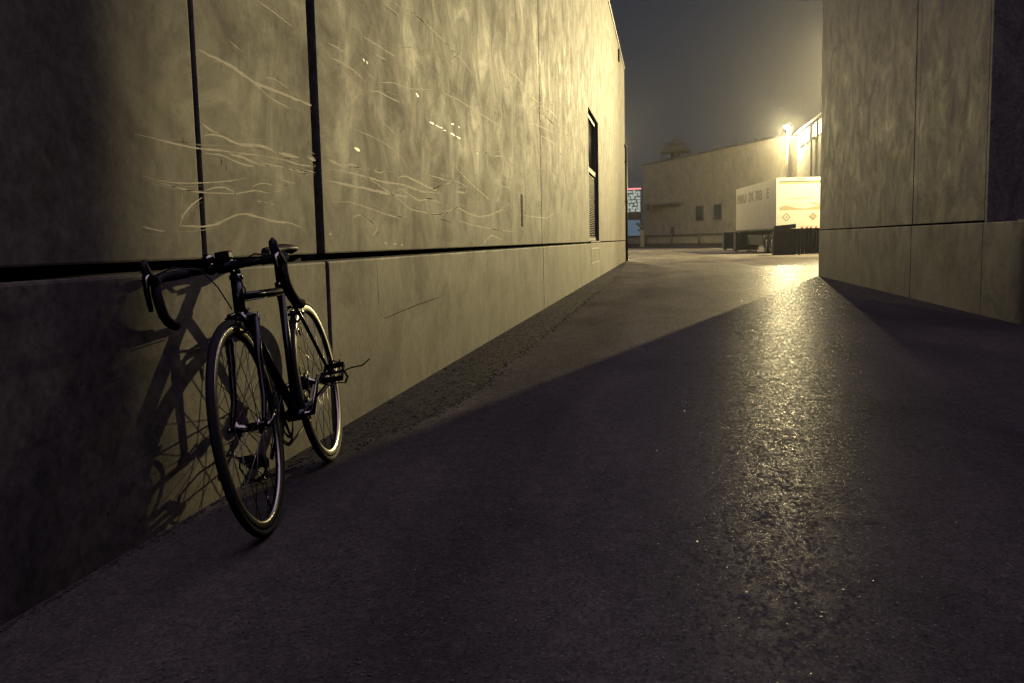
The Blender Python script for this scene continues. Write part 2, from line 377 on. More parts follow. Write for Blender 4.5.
# mineral trails, chips and cracks on the concrete: thin raised ribbons that follow the wall
TRAILS = [
 (0,2.2,[(3.015, 1.322), (3.055, 1.306), (3.126, 1.302)]),
 (0,2.6,[(3.024, 1.284), (3.126, 1.302), (3.214, 1.286), (3.292, 1.276), (3.428, 1.291), (3.536, 1.294), (3.629, 1.279)]),
 (0,2.6,[(3.643, 1.28), (3.77, 1.28), (3.877, 1.278)]),
 (0,2.6,[(3.969, 1.29), (4.062, 1.282)]),
 (0,1.6,[(2.588, 1.24), (2.663, 1.241), (2.788, 1.235), (2.977, 1.233), (3.134, 1.243), (3.289, 1.246), (3.513, 1.255)]),
 (0,1.6,[(3.017, 1.222), (3.162, 1.229), (3.221, 1.215), (3.3, 1.205), (3.436, 1.206)]),
 (0,2.8,[(3.193, 1.234), (3.287, 1.235), (3.353, 1.23), (3.455, 1.219), (3.603, 1.226), (3.692, 1.224)]),
 (0,1.2,[(3.513, 1.255), (3.607, 1.255), (3.746, 1.255), (3.874, 1.248), (4.058, 1.254)]),
 (0,2,[(3.742, 1.221), (3.892, 1.22), (3.976, 1.201)]),
 (0,1.6,[(3.87, 1.222), (4.043, 1.228)]),
 (0,1.2,[(2.616, 1.117), (2.692, 1.11), (2.773, 1.106), (2.897, 1.11), (2.991, 1.118), (3.105, 1.127), (3.228, 1.14), (3.344, 1.159)]),
 (0,1.2,[(2.669, 1.106), (2.795, 1.095), (2.894, 1.086), (3.001, 1.084), (3.115, 1.088), (3.254, 1.092), (3.355, 1.107), (3.425, 1.118), (3.514, 1.107), (3.61, 1.116), (3.691, 1.132)]),
 (0,1.6,[(3.008, 1.093), (3.074, 1.107), (3.163, 1.116), (3.208, 1.103), (3.25, 1.087)]),
 (0,2.2,[(2.823, 0.968), (2.847, 1.007), (2.901, 1.038), (2.985, 1.068)]),
 (0,1.4,[(2.598, 0.962), (2.662, 0.952), (2.73, 0.948)]),
 (0,2.2,[(2.817, 0.967), (2.919, 0.966), (3.015, 0.967), (3.087, 0.975), (3.165, 0.998), (3.246, 1.021), (3.327, 1.019), (3.43, 1.011), (3.538, 0.996), (3.634, 0.994), (3.757, 0.991), (3.858, 0.974)]),
 (0,1.2,[(2.856, 1.085), (2.843, 1.027), (2.833, 0.981)]),
 (0,1,[(3.356, 1.118), (3.428, 1.141), (3.519, 1.15), (3.593, 1.139)]),
 (0,1,[(3.599, 1.187), (3.695, 1.165), (3.82, 1.164)]),
 (0,1.2,[(3.42, 1.072), (3.459, 1.071)]),
 (0,1.2,[(3.477, 1.071), (3.519, 1.069)]),
 (0,1.2,[(3.543, 1.066), (3.584, 1.064)]),
 (0,3.5,[(3.018, 1.573), (3.128, 1.568), (3.263, 1.562), (3.39, 1.541), (3.492, 1.531), (3.679, 1.534), (3.864, 1.533), (4.044, 1.529)]),
 (0,1.3,[(3.422, 1.531), (3.509, 1.519), (3.598, 1.494), (3.733, 1.485), (3.794, 1.482)]),
 (0,1,[(3.551, 1.572), (3.666, 1.583), (3.804, 1.557)]),
 (0,1.4,[(3.514, 1.863), (3.641, 1.856), (3.858, 1.838)]),
 (0,1,[(3.243, 1.656), (3.367, 1.632)]),
 (0,1.1,[(5.36, 2.321), (5.697, 2.333), (5.906, 2.363), (6.266, 2.372), (6.892, 2.356)]),
 (0,1,[(5.185, 2.278), (5.573, 2.27)]),
 (0,1.2,[(4.811, 1.999), (5.086, 2.005), (5.357, 2.009), (5.541, 2.013)]),
 (0,1,[(5.016, 1.948), (5.228, 1.952)]),
 (0,1.1,[(4.289, 1.856), (4.458, 1.861), (4.56, 1.855)]),
 (0,1.3,[(4.317, 1.796), (4.489, 1.798), (4.673, 1.792), (4.841, 1.762)]),
 (0,1,[(4.863, 1.821), (5.029, 1.802)]),
 (0,0.8,[(5.061, 1.798), (5.373, 1.849), (5.678, 1.861), (6.261, 1.947)]),
 (0,1.1,[(4.896, 1.724), (5.087, 1.753), (5.22, 1.746), (5.509, 1.75)]),
 (0,0.7,[(4.484, 1.763), (4.664, 1.715), (4.805, 1.71)]),
 (1,2.6,[(4.811, 1.881), (4.839, 1.872)]),
 (1,2.4,[(4.861, 1.878), (4.89, 1.87)]),
 (1,2.8,[(5.869, 1.863), (5.936, 1.849)]),
 (0,2.4,[(4.205, 1.303), (4.32, 1.293), (4.44, 1.282), (4.542, 1.304), (4.72, 1.292)]),
 (0,1.6,[(4.224, 1.254), (4.423, 1.261), (4.747, 1.257), (5.083, 1.247), (5.512, 1.255), (5.914, 1.235), (6.438, 1.247)]),
 (0,2.4,[(4.193, 1.2), (4.443, 1.196), (4.803, 1.192), (5.186, 1.184), (5.632, 1.185)]),
 (0,1.3,[(4.748, 1.262), (4.941, 1.233), (5.262, 1.185), (5.457, 1.148), (5.667, 1.108), (6.045, 1.097), (6.476, 1.095), (6.737, 1.127)]),
 (0,1.8,[(5.393, 1.291), (5.54, 1.313), (5.781, 1.297), (6.221, 1.267), (6.439, 1.257)]),
 (0,1.5,[(5.323, 1.205), (5.446, 1.231), (5.677, 1.193), (5.858, 1.17), (6.108, 1.197), (6.486, 1.178)]),
 (0,2,[(4.932, 1.295), (5.002, 1.306), (5.089, 1.298)]),
 (0,1.1,[(4.257, 1.101), (4.489, 1.112), (4.791, 1.092), (5.061, 1.068), (5.323, 1.053), (5.573, 1.061)]),
 (0,1.2,[(4.522, 1.025), (4.629, 1.052), (4.753, 1.04), (4.981, 0.991)]),
 (0,2.5,[(4.981, 0.991), (4.854, 0.938)]),
 (0,0.8,[(4.564, 1.491), (4.938, 1.483), (5.183, 1.466), (5.49, 1.416), (5.695, 1.338)]),
 (0,0.8,[(5.09, 1.595), (5.423, 1.535)]),
 (0,0.9,[(6.128, 1.355), (6.767, 1.358)]),
 (1,3,[(4.611, 1.394), (4.701, 1.386)]),
 (1,1.4,[(6.2, 1.721), (6.332, 1.721)]),
 (1,1.4,[(6.364, 1.72), (6.497, 1.719)]),
 (1,1.4,[(6.537, 1.718), (6.684, 1.716)]),
 (1,1.6,[(4.195, 0.948), (4.225, 0.943)]),
 (1,1.6,[(5.077, 0.9), (5.12, 0.895)]),
 (1,1.6,[(5.245, 0.896), (5.303, 0.891)]),
 (1,1.4,[(5.404, 0.887), (5.445, 0.885)]),
 (0,1.2,[(6.89, 1.493), (7.218, 1.429), (7.656, 1.363), (8.152, 1.305), (8.471, 1.258)]),
 (0,1.3,[(6.418, 1.092), (6.657, 1.126), (6.979, 1.167), (7.396, 1.129), (7.867, 1.112), (8.313, 1.139), (9.029, 1.213), (9.267, 1.317)]),
 (0,1,[(6.451, 1.35), (6.81, 1.358)]),
 (0,1.4,[(6.928, 1.282), (7.271, 1.293)]),
 (0,0.9,[(6.869, 1.074), (7.459, 1.04), (8.297, 1.017), (9.833, 0.993)]),
 (0,1.3,[(7.921, 0.871), (8.383, 0.957), (8.989, 0.912)]),
 (0,0.8,[(9.99, 1.181), (12.478, 1.204), (13.371, 1.293)]),
 (0,0.7,[(12.037, 2.269), (14.007, 2.328)]),
 (0,0.7,[(10.851, 2.272), (11.51, 2.351), (13.537, 2.46)]),
 (0,0.7,[(8.363, 1.523), (9.059, 1.44), (9.704, 1.456)]),
 (0,0.8,[(8.577, 1.697), (9.099, 1.743), (9.436, 1.714)]),
 (0,0.8,[(6.562, 1.316), (7.005, 1.37), (7.422, 1.334), (7.196, 1.262)]),
 (1,1.5,[(6.498, 1.72), (6.642, 1.718)]),
 (1,1.5,[(6.824, 1.716), (6.983, 1.712)]),
 (1,1.5,[(7.016, 1.713), (7.17, 1.709)]),
 (1,2.2,[(7.776, 1.675), (7.854, 1.65)]),
 (1,1.6,[(6.865, 1.789), (6.961, 1.793)]),
 (1,1.6,[(7.093, 1.799), (7.16, 1.792)]),
 (0,1,[(6.578, 2.359), (7.198, 2.351), (7.701, 2.306)]),
 (0,1.1,[(9.221, 2.635), (10.067, 2.686), (10.616, 2.673), (11.225, 2.635), (12.105, 2.681), (13.593, 2.741), (14.885, 2.7)]),
 (0,0.8,[(6.53, 1.976), (7.087, 2.005), (7.903, 2.011), (9.141, 2.027)]),
 (2,1.6,[(4.876, 0.786), (4.885, 0.626), (4.888, 0.517)]),
 (2,1.3,[(4.888, 0.517), (4.98, 0.468), (5.294, 0.485), (5.721, 0.5), (6.354, 0.513)]),
 (2,1.2,[(6.221, 1.263), (6.359, 1.284), (6.474, 1.31)]),
 (2,2.2,[(3.142, 1.218), (3.139, 1.189)]),
 (2,1.8,[(3.173, 1.195), (3.176, 1.171)]),
 (2,1.6,[(10.179, 1.376), (10.154, 1.189)]),
 (2,0.9,[(6.414, 1.062), (6.588, 1.057), (6.782, 1.041)]),
]
def ribbon(mb, pts, w, x, lift, rnd):
    P = []
    for a, b in zip(pts[:-1], pts[1:]):
        n = max(2, int(math.hypot(b[0] - a[0], b[1] - a[1]) / .03)); n = min(n, 26)
        for k in range(n): t = k / n; P.append((a[0] + (b[0] - a[0]) * t, a[1] + (b[1] - a[1]) * t))
    P.append(pts[-1])
    # light smoothing so that corners turn like a drip
    for _ in range(3):
        P = [P[0]] + [((P[i - 1][0] + 2 * P[i][0] + P[i + 1][0]) / 4, (P[i - 1][1] + 2 * P[i][1] + P[i + 1][1]) / 4) for i in range(1, len(P) - 1)] + [P[-1]]
    prev = None; n = len(P)
    for i, (py, pz) in enumerate(P):
        a = P[max(0, i - 1)]; b = P[min(n - 1, i + 1)]
        ty, tz = b[0] - a[0], b[1] - a[1]; L = math.hypot(ty, tz) or 1; ny, nz = -tz / L, ty / L
        d = py / 910.0 * 1.02
        taper = min(1, .25 + 4 * min(i, n - 1 - i) / n)
        h = .5 * w * d * taper * rnd.uniform(.55, 1.25)
        j = rnd.uniform(-.12, .12) * w * d
        cy, cz = py + ny * j, pz + nz * j
        cur = [mb.v((x, cy - ny * h, cz - nz * h)), mb.v((x + lift, cy, cz)), mb.v((x, cy + ny * h, cz + nz * h))]
        if prev:
            mb.bm.faces.new((prev[0], cur[0], cur[1], prev[1])); mb.bm.faces.new((prev[1], cur[1], cur[2], prev[2]))
        prev = cur
rr = random.Random(5)
tr = [MB(), None, None, MB()]
CH, CK = [], []
def chip_(): CH.append(MB()); return CH[-1]
def crack_(): CK.append(MB()); return CK[-1]
for k, w, p in TRAILS:
    x = XL + .00015 if p[0][1] < .82 else WL + .00015
    if k == 0: ribbon(tr[0], p, w * 1.15, x, 0.0, rr)
    if k == 0 and w > .9:
        for c_ in range(3 if w > 1.5 else 2):
            i0 = rr.randint(0, max(0, len(p) - 3)); seg = p[i0:i0 + rr.randint(2, 5)]
            if len(seg) < 2: continue
            oz = rr.choice((-1, 1)) * rr.uniform(2, 7) * seg[0][0] / 910; sl = rr.uniform(-.25, .25); y0_ = seg[0][0]
            ribbon(tr[3], [(a_[0], a_[1] + oz + (a_[0] - y0_) * sl * .25) for a_ in seg], rr.uniform(.45, .9), x, 0.0, rr)
    if k == 0: pass
    elif k == 1: ribbon(chip_(), p, w, x, 0.0, rr)
    else: ribbon(crack_(), p, w, x, 0.0, rr)
# many faint ones between the traced ones
for q in range(90):
    y0 = rr.uniform(2.7, 15); z0 = rr.uniform(1.0, 1.0 + .16 * y0 + .6); pts = [(y0, z0)]; ang = rr.choice((-.1, .05, -.35, -.3)) + rr.uniform(-.2, .2)
    for s_ in range(rr.randint(3, 8)):
        st = (.08 + .03 * y0) * rr.uniform(.6, 1.2); ang += rr.uniform(-.3, .3)
        pts.append((pts[-1][0] + st * math.cos(ang), pts[-1][1] + st * math.sin(ang) * .6))
    if any(2.94 < a[0] < 3.0 or 4.0 < a[0] < 4.15 or 11.9 < a[0] < 12.0 for a in pts) or min(a[1] for a in pts) < .9 or pts[-1][0] > 19: continue
    ribbon(tr[3], pts, rr.uniform(.4, 1.1), WL + .00015, 0.0, rr)
tr[0].build('mineral_trail', M['mineral'], wb); tr[3].build('faint_trail', M['mineral_soft'], wb)
for q in CH: q.build('bright_chip', M['chip'], wb)
for q in CK: q.build('crack', M['crack'], wb)

# ---- right hand building
rb = thing('concrete_building', (8, 8, 0), 'tall plain concrete building on the right with a recessed bay', 'building')
RE = 20.9
MB().box(WR + .17, 16, -8, RE - .15, 0, .98).box(WR + .17, 16, 10.45, RE - .15, .985, 7.9).box(WR + 1.3, 16, -8, 10.445, .985, 7.9).build('wall_core', M['core'], rb)
def rpanel(y0, y1, z0, z1, x=WR, name='wall_panel'): return MB().box(x, WR + .17, y0, y1, z0, z1, .01).build(name, M['wall_r'], rb)
rpanel(13.32, RE, 1.005, 8.0); rpanel(10.45, 13.09, 1.005, 8.0); rpanel(13.10, 13.308, 1.005, 8.0, WR + .004)
rpanel(-8, 10.449, -.02, .985, WR - .012, 'base_course'); rpanel(10.45, 13.308, -.02, .985, WR - .012, 'base_course'); rpanel(13.32, RE, -.02, .985, WR - .012, 'base_course')
MB().box(WR + .002, WR + 1.3, 10.38, 10.446, .99, 8.0).build('bay_jamb', M['wall_r'], rb)
MB().box(WR + 1.2, WR + 1.299, -8, 10.375, .99, 8.0).build('bay_wall', M['wall_r'], rb)
MB().box(WR + .1, WR + 1.19, -8, 10.375, .986, 1.0).build('bay_floor', M['wall_r'], rb)
MB().box(WR - .03, 16, 10.0, RE + .03, 8.005, 8.1).build('roof_flashing', M['flash'], rb)
MB().box(WR + .02, 16, RE - .149, RE, 0, 8.0).build('end_wall', M['wall_r'], rb)

# ================================================================== THE YARD
# long pale building across the back, coming nearer towards the right
ax, ay, bx, by = -2.2, 100.0, 9.45, 75.0
LN = math.hypot(bx - ax, by - ay); du = Vector(((bx - ax) / LN, (by - ay) / LN, 0)); dn = Vector((du.y, -du.x, 0))  # dn: towards the yard
if dn.y > 0: dn = -dn
def BK(p): return Vector((ax, ay, 0)) + du * p.x + dn * p.y + Vector((0, 0, p.z))
fb = thing('factory_building', (ax, ay, 0), 'long pale flat roofed building across the back of the yard with small dark windows', 'building')
MB(BK).box(0, LN, -12, 0, 0, 8.65).build('wall', M['block'], fb)
MB(BK).box(-.1, LN, -.3, .08, 8.652, 8.8).build('parapet_cap', M['dark_metal'], fb)
for k in range(6): MB(BK).box(6 + k * 3.4, 6.5 + k * 3.4, -.25, .05, 8.801, 8.95).build('parapet_vent', M['dark_metal'], fb)
for u in (13.1, 16.6):
    w_ = MB(BK).box(u - .75, u + .75, .0, .06, 2.5, 3.9).build('window', M['dark_metal'], fb)
    MB(BK).box(u - .62, u + .62, .061, .07, 2.62, 3.78).build('pane', M['glass_dark'], w_)
MB(BK).box(2.2, 9.5, .0, .35, 4.15, 4.4).box(2.0, 3.0, .0, .5, 3.8, 4.5).build('canopy', M['dark_metal'], fb)
MB(BK).box(6.9, 7.7, .0, .06, 0, 2.0).build('door', M['dark_metal'], fb)
# rooftop vent
vx = BK(Vector((1.6, -3, 8.65)))
rv = thing('rooftop_ventilator', vx, 'dark pagoda shaped metal ventilator on the roof of the pale building', 'roof vent')
VR = Vector(vx)
def LV(p): return p + VR
for s1 in (-1.55, 1.55):
    for s2 in (-1, 1): MB(LV).tube([(s1, s2, 0), (s1, s2, 1.45)], .05, 6).build('leg', M['vent'], rv)
MB(LV).lathe([(.02, 1.25), (1.65, 1.25), (1.75, 1.45), (1.3, 1.85), (.02, 1.85)], (0, 0, 0), 'z', 20, False).build('ring_hood', M['vent'], rv)
MB(LV).lathe([(.02, 1.85), (.5, 1.85), (.5, 2.15), (1.2, 2.15), (1.1, 2.25), (.12, 2.75), (.02, 2.8)], (0, 0, 0), 'z', 20, False).build('cap', M['vent'], rv)
MB(LV).lathe([(.02, 0), (.75, .15), (.75, .4), (.45, .5), (.45, 1.26), (.02, 1.26)], (0, 0, 0), 'z', 20, False).build('throat', M['vent'], rv)

# guard rail fence with pale boards in front of it
ff = thing('board_fence', BK(Vector((12, 2.2, 0))), 'low pale board fence with a dark top rail at the back of the yard', 'fence')
b_ = MB(BK); x = .3
while x < 24: b_.box(x, x + .33, 2.2, 2.24, .40, 1.05); x += .35
b_.box(.3, 24.3, 2.245, 2.26, .45, 1.0)
b_.build('boards', M['block'], ff)
MB(BK).box(0, 24.4, 2.27, 2.36, 1.08, 1.24).build('top_rail', M['dark_metal'], ff)
MB(BK).box(0, 24.4, 2.27, 2.40, 0, .40).build('base_rail', M['dark_metal'], ff)
for x in (0, 6.2, 12.0, 17.6, 24.3): MB(BK).box(x, x + .16, 2.41, 2.5, 0, 1.26).build('post', M['dark_metal'], ff)
kb = MB(BK).box(-9, 24, 4.6, 4.8, 0, .13, .01).build('kerb', M['dark_metal']); struct(kb)
gp = thing('gate_post', (-2.1, 91.3, 0), 'dark gate post with a slanting arm beside the shop', 'post')
MB().box(-2.32, -1.9, 91.2, 91.5, 0, 1.75, .02).build('post', M['dark_metal'], gp)
MB().tube([(-2.0, 91.35, 1.95), (-2.65, 91.35, 2.45)], .13, 6).build('arm', M['dark_metal'], gp)
MB().tube([(-2.1, 91.35, 1.7), (-2.5, 91.35, 1.8)], .11, 6).build('brace', M['dark_metal'], gp)

# lit shop at the far left
sh = thing('shop', (-5.6, 112, 0), 'small shop with red edged lit stone fascia beyond the long wall', 'building')
MB().box(-9.5, -2.75, 112, 118, 0, 6.8).build('wall', M['block'], sh)
fx = MB(); rs = random.Random(2)
for r_ in range(7):
    x = -9.4 + rs.uniform(0, .3)
    while x < -2.9:
        w2 = rs.uniform(.22, .6); h2 = rs.uniform(.2, .38)
        z = 4.15 + r_ * .38 + rs.uniform(-.04, .04); fx.box(x, min(x + w2, -2.8), 111.86, 111.99, z, z + h2); x += w2 + rs.uniform(.05, .2)
fx.build('fascia', M['fascia'], sh)
MB().box(-9.5, -2.7, 111.8, 112.3, 6.84, 7.0).build('neon_strip', M['neon'], sh)
MB().box(-9.4, -2.8, 111.7, 111.99, 3.25, 4.1).build('soffit', M['dark_metal'], sh)
MB().box(-9.3, -2.85, 111.9, 111.98, 1.3, 3.2).build('shop_window', M['blue_glow'], sh)
MB().box(-9.4, -2.8, 111.85, 111.99, .1, 1.25).build('stall_riser', M['wall_r'], sh)

# warehouse with a lit strip of windows behind the trailer
wh = thing('lit_warehouse', (10.3, 64, 0), 'tall pale shed behind the trailer with a lit strip of windows under its eave', 'building')
MB().box(10.2, 26, 54, 74.2, 0, 8.55).build('wall', M['block'], wh)
MB().box(9.95, 26, 53.8, 74.3, 8.552, 8.72).build('eave', M['dark_metal'], wh)
for y in (56.5, 59.5, 62.6, 65.7, 68.7, 71.6):
    w_ = MB().box(10.12, 10.199, y - 1.05, y + 1.25, 7.5, 8.5).build('window', M['dark_metal'], wh)
    MB().box(10.10, 10.119, y - .95, y + 1.15, 7.58, 8.42).build('pane', M['pane_lit'], w_)
MB().tube([(10.05, 66.4, 0), (10.05, 66.4, 8.5)], .07, 8).build('downpipe', M['block'], wh)

# semi trailer
TA = math.atan2(58 - 48, 4.38 - 5.6); tdir = Vector((math.cos(TA), math.sin(TA), 0)); tright = Vector((tdir.y, -tdir.x, 0))
def TT(p): return Vector((5.6, 48, 0)) + tright * p.x + tdir * p.y + Vector((0, 0, p.z))   # x across, y forward from the rear door
tl = thing('semi_trailer', (5.6, 48, 0), 'white box semi trailer with diamond placards on its brightly lit rear door', 'trailer')
TW, TL_ = 2.42, 10.1
MB(TT).box(0, TW, .05, TL_, 1.28, 3.78, .02).build('box_body', M['trailer'], tl)
rf = MB(TT); rf.box(-.01, .10, -.03, .049, 1.25, 3.80).box(TW - .10, TW + .01, -.03, .049, 1.25, 3.80).box(.101, TW - .101, -.03, .049, 3.62, 3.80).box(.101, TW - .101, -.03, .049, 1.25, 1.36)
rf.build('door_frame', M['trailer_w'], tl)
dr = MB(TT).box(.105, TW - .105, -.005, .045, 1.365, 3.615).build('rear_door', M['trailer_w'], tl)
MB(TT).box(.16, TW - .14, -.012, -.006, 3.50, 3.58).build('header_strip', M['tan_mark'], dr)
x = .62; rs = random.Random(4)
while x < 1.85:
    w2 = rs.uniform(.03, .09); MB(TT).box(x, x + w2, -.010, -.006, 2.74, 2.78).build('printed_word', M['tan_mark'], dr); x += w2 + .025
# mountain shaped grey band
band = [(.16, 2.18), (2.26, 2.18), (2.26, 2.40), (1.9, 2.33), (1.5, 2.24), (1.1, 2.26), (.7, 2.36), (.42, 2.42), (.16, 2.33)]
mbn = MB(TT); mbn.face([(a, -.0075, b) for a, b in band]); mbn.build('emblem_band', M['tan_mark'], dr)
mbn = MB(TT); mbn.face([(a, -.0075, b) for a, b in [(1.6, 2.50), (2.25, 2.40), (2.25, 2.47), (1.95, 2.52), (1.65, 2.53)]])
mbn.build('emblem_script', M['tan_mark'], dr)
for a in (.5, .8, 1.1):
    mbn = MB(TT); mbn.face([(a, -.0075, 2.47), (a + .2, -.0075, 2.47), (a + .2, -.0075, 2.495), (a, -.0075, 2.495)]); mbn.build('emblem_script', M['tan_mark'], dr)
def diamond(cx, cz, r, y, mat, name, inner=None):
    d_ = MB(TT)
    if inner:
        for q in range(4):
            a0, a1 = q * math.pi / 2, (q + 1) * math.pi / 2
            d_.face([(cx + r * math.cos(a0), y, cz + r * math.sin(a0)), (cx + r * math.cos(a1), y, cz + r * math.sin(a1)), (cx + inner * math.cos(a1), y, cz + inner * math.sin(a1)), (cx + inner * math.cos(a0), y, cz + inner * math.sin(a0))])
    else: d_.face([(cx + r * math.cos(q * math.pi / 2), y, cz + r * math.sin(q * math.pi / 2)) for q in range(4)])
    return d_.build(name, mat, dr)
diamond(.50, 1.83, .21, -.008, M['tan_dark'], 'hazard_placard', .165); diamond(.50, 1.83, .05, -.008, M['tan_dark'], 'placard_symbol', .02)
diamond(1.83, 1.84, .20, -.008, M['tan_dark'], 'hazard_placard', .17); diamond(1.83, 1.84, .155, -.009, M['tan_mark'], 'placard_symbol')
for k in range(3): MB(TT).box(1.02 + k * .13, 1.11 + k * .13, -.045, -.031, 3.70, 3.74).build('marker_lamp', M['red'], tl)
for a in (.2, .35, 1.25, 1.5, 1.7, 1.95): MB(TT).box(a, a + .09, -.05, -.031, 1.27, 1.33).build('tail_lamp', M['red'], tl)
hg = MB(TT)
for z in (1.6, 2.1, 2.6, 3.1): hg.box(TW - .02, TW + .05, -.06, -.031, z, z + .12)
hg.tube([(TW - .2, -.035, 1.4), (TW - .2, -.035, 3.55)], .02, 8)
hg.build('lock_bar', M['trailer_w'], tl)
MB(TT).box(-.012, TW + .012, .06, TL_, 1.20, 1.279).build('side_rail', M['dark_metal'], tl)
ch = MB(TT); ch.box(.6, .75, .3, TL_ - .4, .95, 1.199).box(TW - .75, TW - .6, .3, TL_ - .4, .95, 1.199)
for k in range(12): ch.box(.1, TW - .1, .5 + k * .8, .58 + k * .8, 1.10, 1.198)
ch.build('chassis', M['dark_metal'], tl)
MB(TT).box(.02, .06, 3.0, 9.0, .42, .98).build('side_skirt', M['dark_metal'], tl)
MB(TT).box(.1, TW - .1, -.02, .08, .52, .66).box(.5, .6, 0, .08, .66, 1.2).box(TW - .6, TW - .5, 0, .08, .66, 1.2).build('rear_bumper', M['dark_metal'], tl)
for y in (1.1, 2.3):
    for x in (.0, TW - .28):
        w_ = MB(TT).lathe([(.26, .02), (.46, .0), (.5, .04), (.5, .24), (.46, .28), (.26, .26)], (x, y, .5), 'x', 32).build('wheel', M['tyre'], tl)
        MB(TT).lathe([(.02, .06), (.14, .03), (.255, .07), (.255, .2), (.02, .2)], (x, y, .5), 'x', 24, False).build('rim', M['alu'], w_)
for x in (.45, TW - .45): MB(TT).box(x - .06, x + .06, 8.3, 8.42, .08, 1.1).box(x - .15, x + .15, 8.2, 8.5, 0, .07).build('landing_leg', M['dark_metal'], tl)
def letters(text, loc, size, parent, mat, rotz, name):
    cu = bpy.data.curves.new(name, 'FONT'); cu.body = text; cu.size = size; cu.extrude = .003; cu.offset = .02
    o = bpy.data.objects.new(name, cu); COL.objects.link(o)
    me = bpy.data.meshes.new_from_object(o.evaluated_get(bpy.context.evaluated_depsgraph_get())); bpy.data.objects.remove(o)
    q = bpy.data.objects.new(name, me); COL.objects.link(q); me.materials.clear(); me.materials.append(mat)
    q.rotation_euler = (math.pi / 2, 0, rotz); q.location = Vector(loc) - ORG[parent.name]; q.parent = parent; q.scale = (1.5, 1, 1)
    return q
for wd_, at_ in (('PRRU', 9.75), ('7X', 6.55), ('703', 4.75), ('E', 2.1)): letters(wd_, TT(Vector((-.012, at_, 2.88))), .72, tl, M['faded_print'], math.atan2(-tdir.y, -tdir.x), 'side_lettering')

# dark bins / skips in front and to the left of the trailer
def skip(name, x0, x1, y0, y1, z1, label, lid=False, grp=None):
    t = thing(name, ((x0 + x1) / 2, (y0 + y1) / 2, 0), label, 'skip', grp)
    b = MB(); t_ = .04
    b.box(x0, x1, y0, y0 + t_, .12, z1).box(x0, x1, y1 - t_, y1, .12, z1).box(x0, x0 + t_, y0 + t_, y1 - t_, .12, z1).box(x1 - t_, x1, y0 + t_, y1 - t_, .12, z1).box(x0 + t_, x1 - t_, y0 + t_, y1 - t_, .12, .18)
    b.build('bin_body', M['skip'], t)
    r = MB(); n = max(3, int((x1 - x0) / .45))
    for k in range(n + 1):
        xx = x0 + (x1 - x0 - .06) * k / n; r.box(xx, xx + .06, y0 - .05, y0 - .001, .12, z1 - .08)
    r.box(x0 - .03, x1 + .03, y0 - .07, y0 - .0015, z1 - .079, z1)
    r.build('rib', M['skip'], t)
    for xx in (x0 + .12, x1 - .12):
        for yy in (y0 + .15, y1 - .15): MB().lathe([(.02, -.04), (.08, -.04), (.1, 0), (.08, .04), (.02, .04)], (xx, yy, .1), 'x', 16, False).build('caster', M['tyre'], t)
    return t
skip('steel_skip', 4.15, 5.45, 55.2, 56.9, 1.12, 'dark low steel bin at the front left of the trailer')
t = skip('steel_skip', 3.95, 4.8, 62.5, 64.5, 1.2, 'smaller dark steel bin farthest to the left behind the trailer')
# board barrier right in front of the trailer's rear
bf = thing('board_barrier', (6.3, 44, 0), 'dark upright board barrier standing in front of the rear of the trailer', 'barrier')
p_ = MB(); x = 5.05; k = 0; rs = random.Random(9)
while x < 7.35:
    w2 = .16; p_.box(x, x + w2, 44 + rs.uniform(-.008, .008), 44.04, .03, 1.10 + rs.uniform(-.01, .01)); x += w2 + .012
p_.build('boards', M['dark_wood'], bf)
MB().box(5.03, 7.37, 43.9, 43.985, 1.04, 1.14).build('top_rail', M['dark_wood'], bf)
MB().box(5.03, 7.37, 44.045, 44.10, .25, .35).build('bottom_rail', M['dark_wood'], bf)
for x in (5.02, 6.15, 7.3): MB().box(x, x + .1, 44.045, 44.14, 0, 1.0).build('post', M['dark_wood'], bf)
pl = thing('timber_crate', (5.5, 44.6, 0), 'dark slatted crate poking up above the left end of the board barrier', 'crate')
c_ = MB()
for k in range(6): c_.box(5.10 + k * .16, 5.21 + k * .16, 44.30, 44.33, .1, 1.20)
c_.face([(5.08, 44.28, 1.18), (6.06, 44.28, 1.24), (6.06, 44.28, 1.44), (5.08, 44.28, 1.36)]).face([(5.08, 44.36, 1.18), (6.06, 44.36, 1.24), (6.06, 44.36, 1.44), (5.08, 44.36, 1.36)]).face([(5.08, 44.28, 1.36), (6.06, 44.28, 1.44), (6.06, 44.36, 1.44), (5.08, 44.36, 1.36)])
c_.box(5.08, 6.06, 45.1, 45.14, .1, 1.2).box(5.08, 5.12, 44.37, 45.09, .1, 1.1).box(6.02, 6.06, 44.37, 45.09, .1, 1.1).box(5.08, 6.06, 44.37, 45.09, .0, .095)
c_.build('slats', M['dark_wood'], pl)

# ---- lamps
def street_lamp(pos, label, heads):
    t = thing('street_lamp', (pos.x + heads[0][2] , pos.y + heads[0][3], 0), label, 'street lamp')
    px, py = pos.x + heads[0][2], pos.y + heads[0][3]
    MB().tube([(px, py, 0), (px, py, pos.z + .2)], [.11, .07], 12).build('pole', M['dark_metal'], t)
    MB().box(px - .2, px + .2, py - .2, py + .2, 0, .12, .01).build('base_plate', M['dark_metal'], t)
    MB().tube([(px, py, pos.z + .15), (pos.x, pos.y, pos.z + .22)], .035, 8).build('arm', M['dark_metal'], t)
    MB().box(pos.x - .25, pos.x + .25, pos.y - .2, pos.y + .22, pos.z + .2, pos.z + .32, .02).build('lamp_housing', M['dark_metal'], t)
    return t
ta = street_lamp(LAMP_A, 'yard floodlight pole hidden behind the plain concrete building', [(0, 0, 0.0, .55)])
tb = street_lamp(LAMP_B, 'bright street lamp on a pole rising behind the trailer', [(0, 0, .12, .5)])
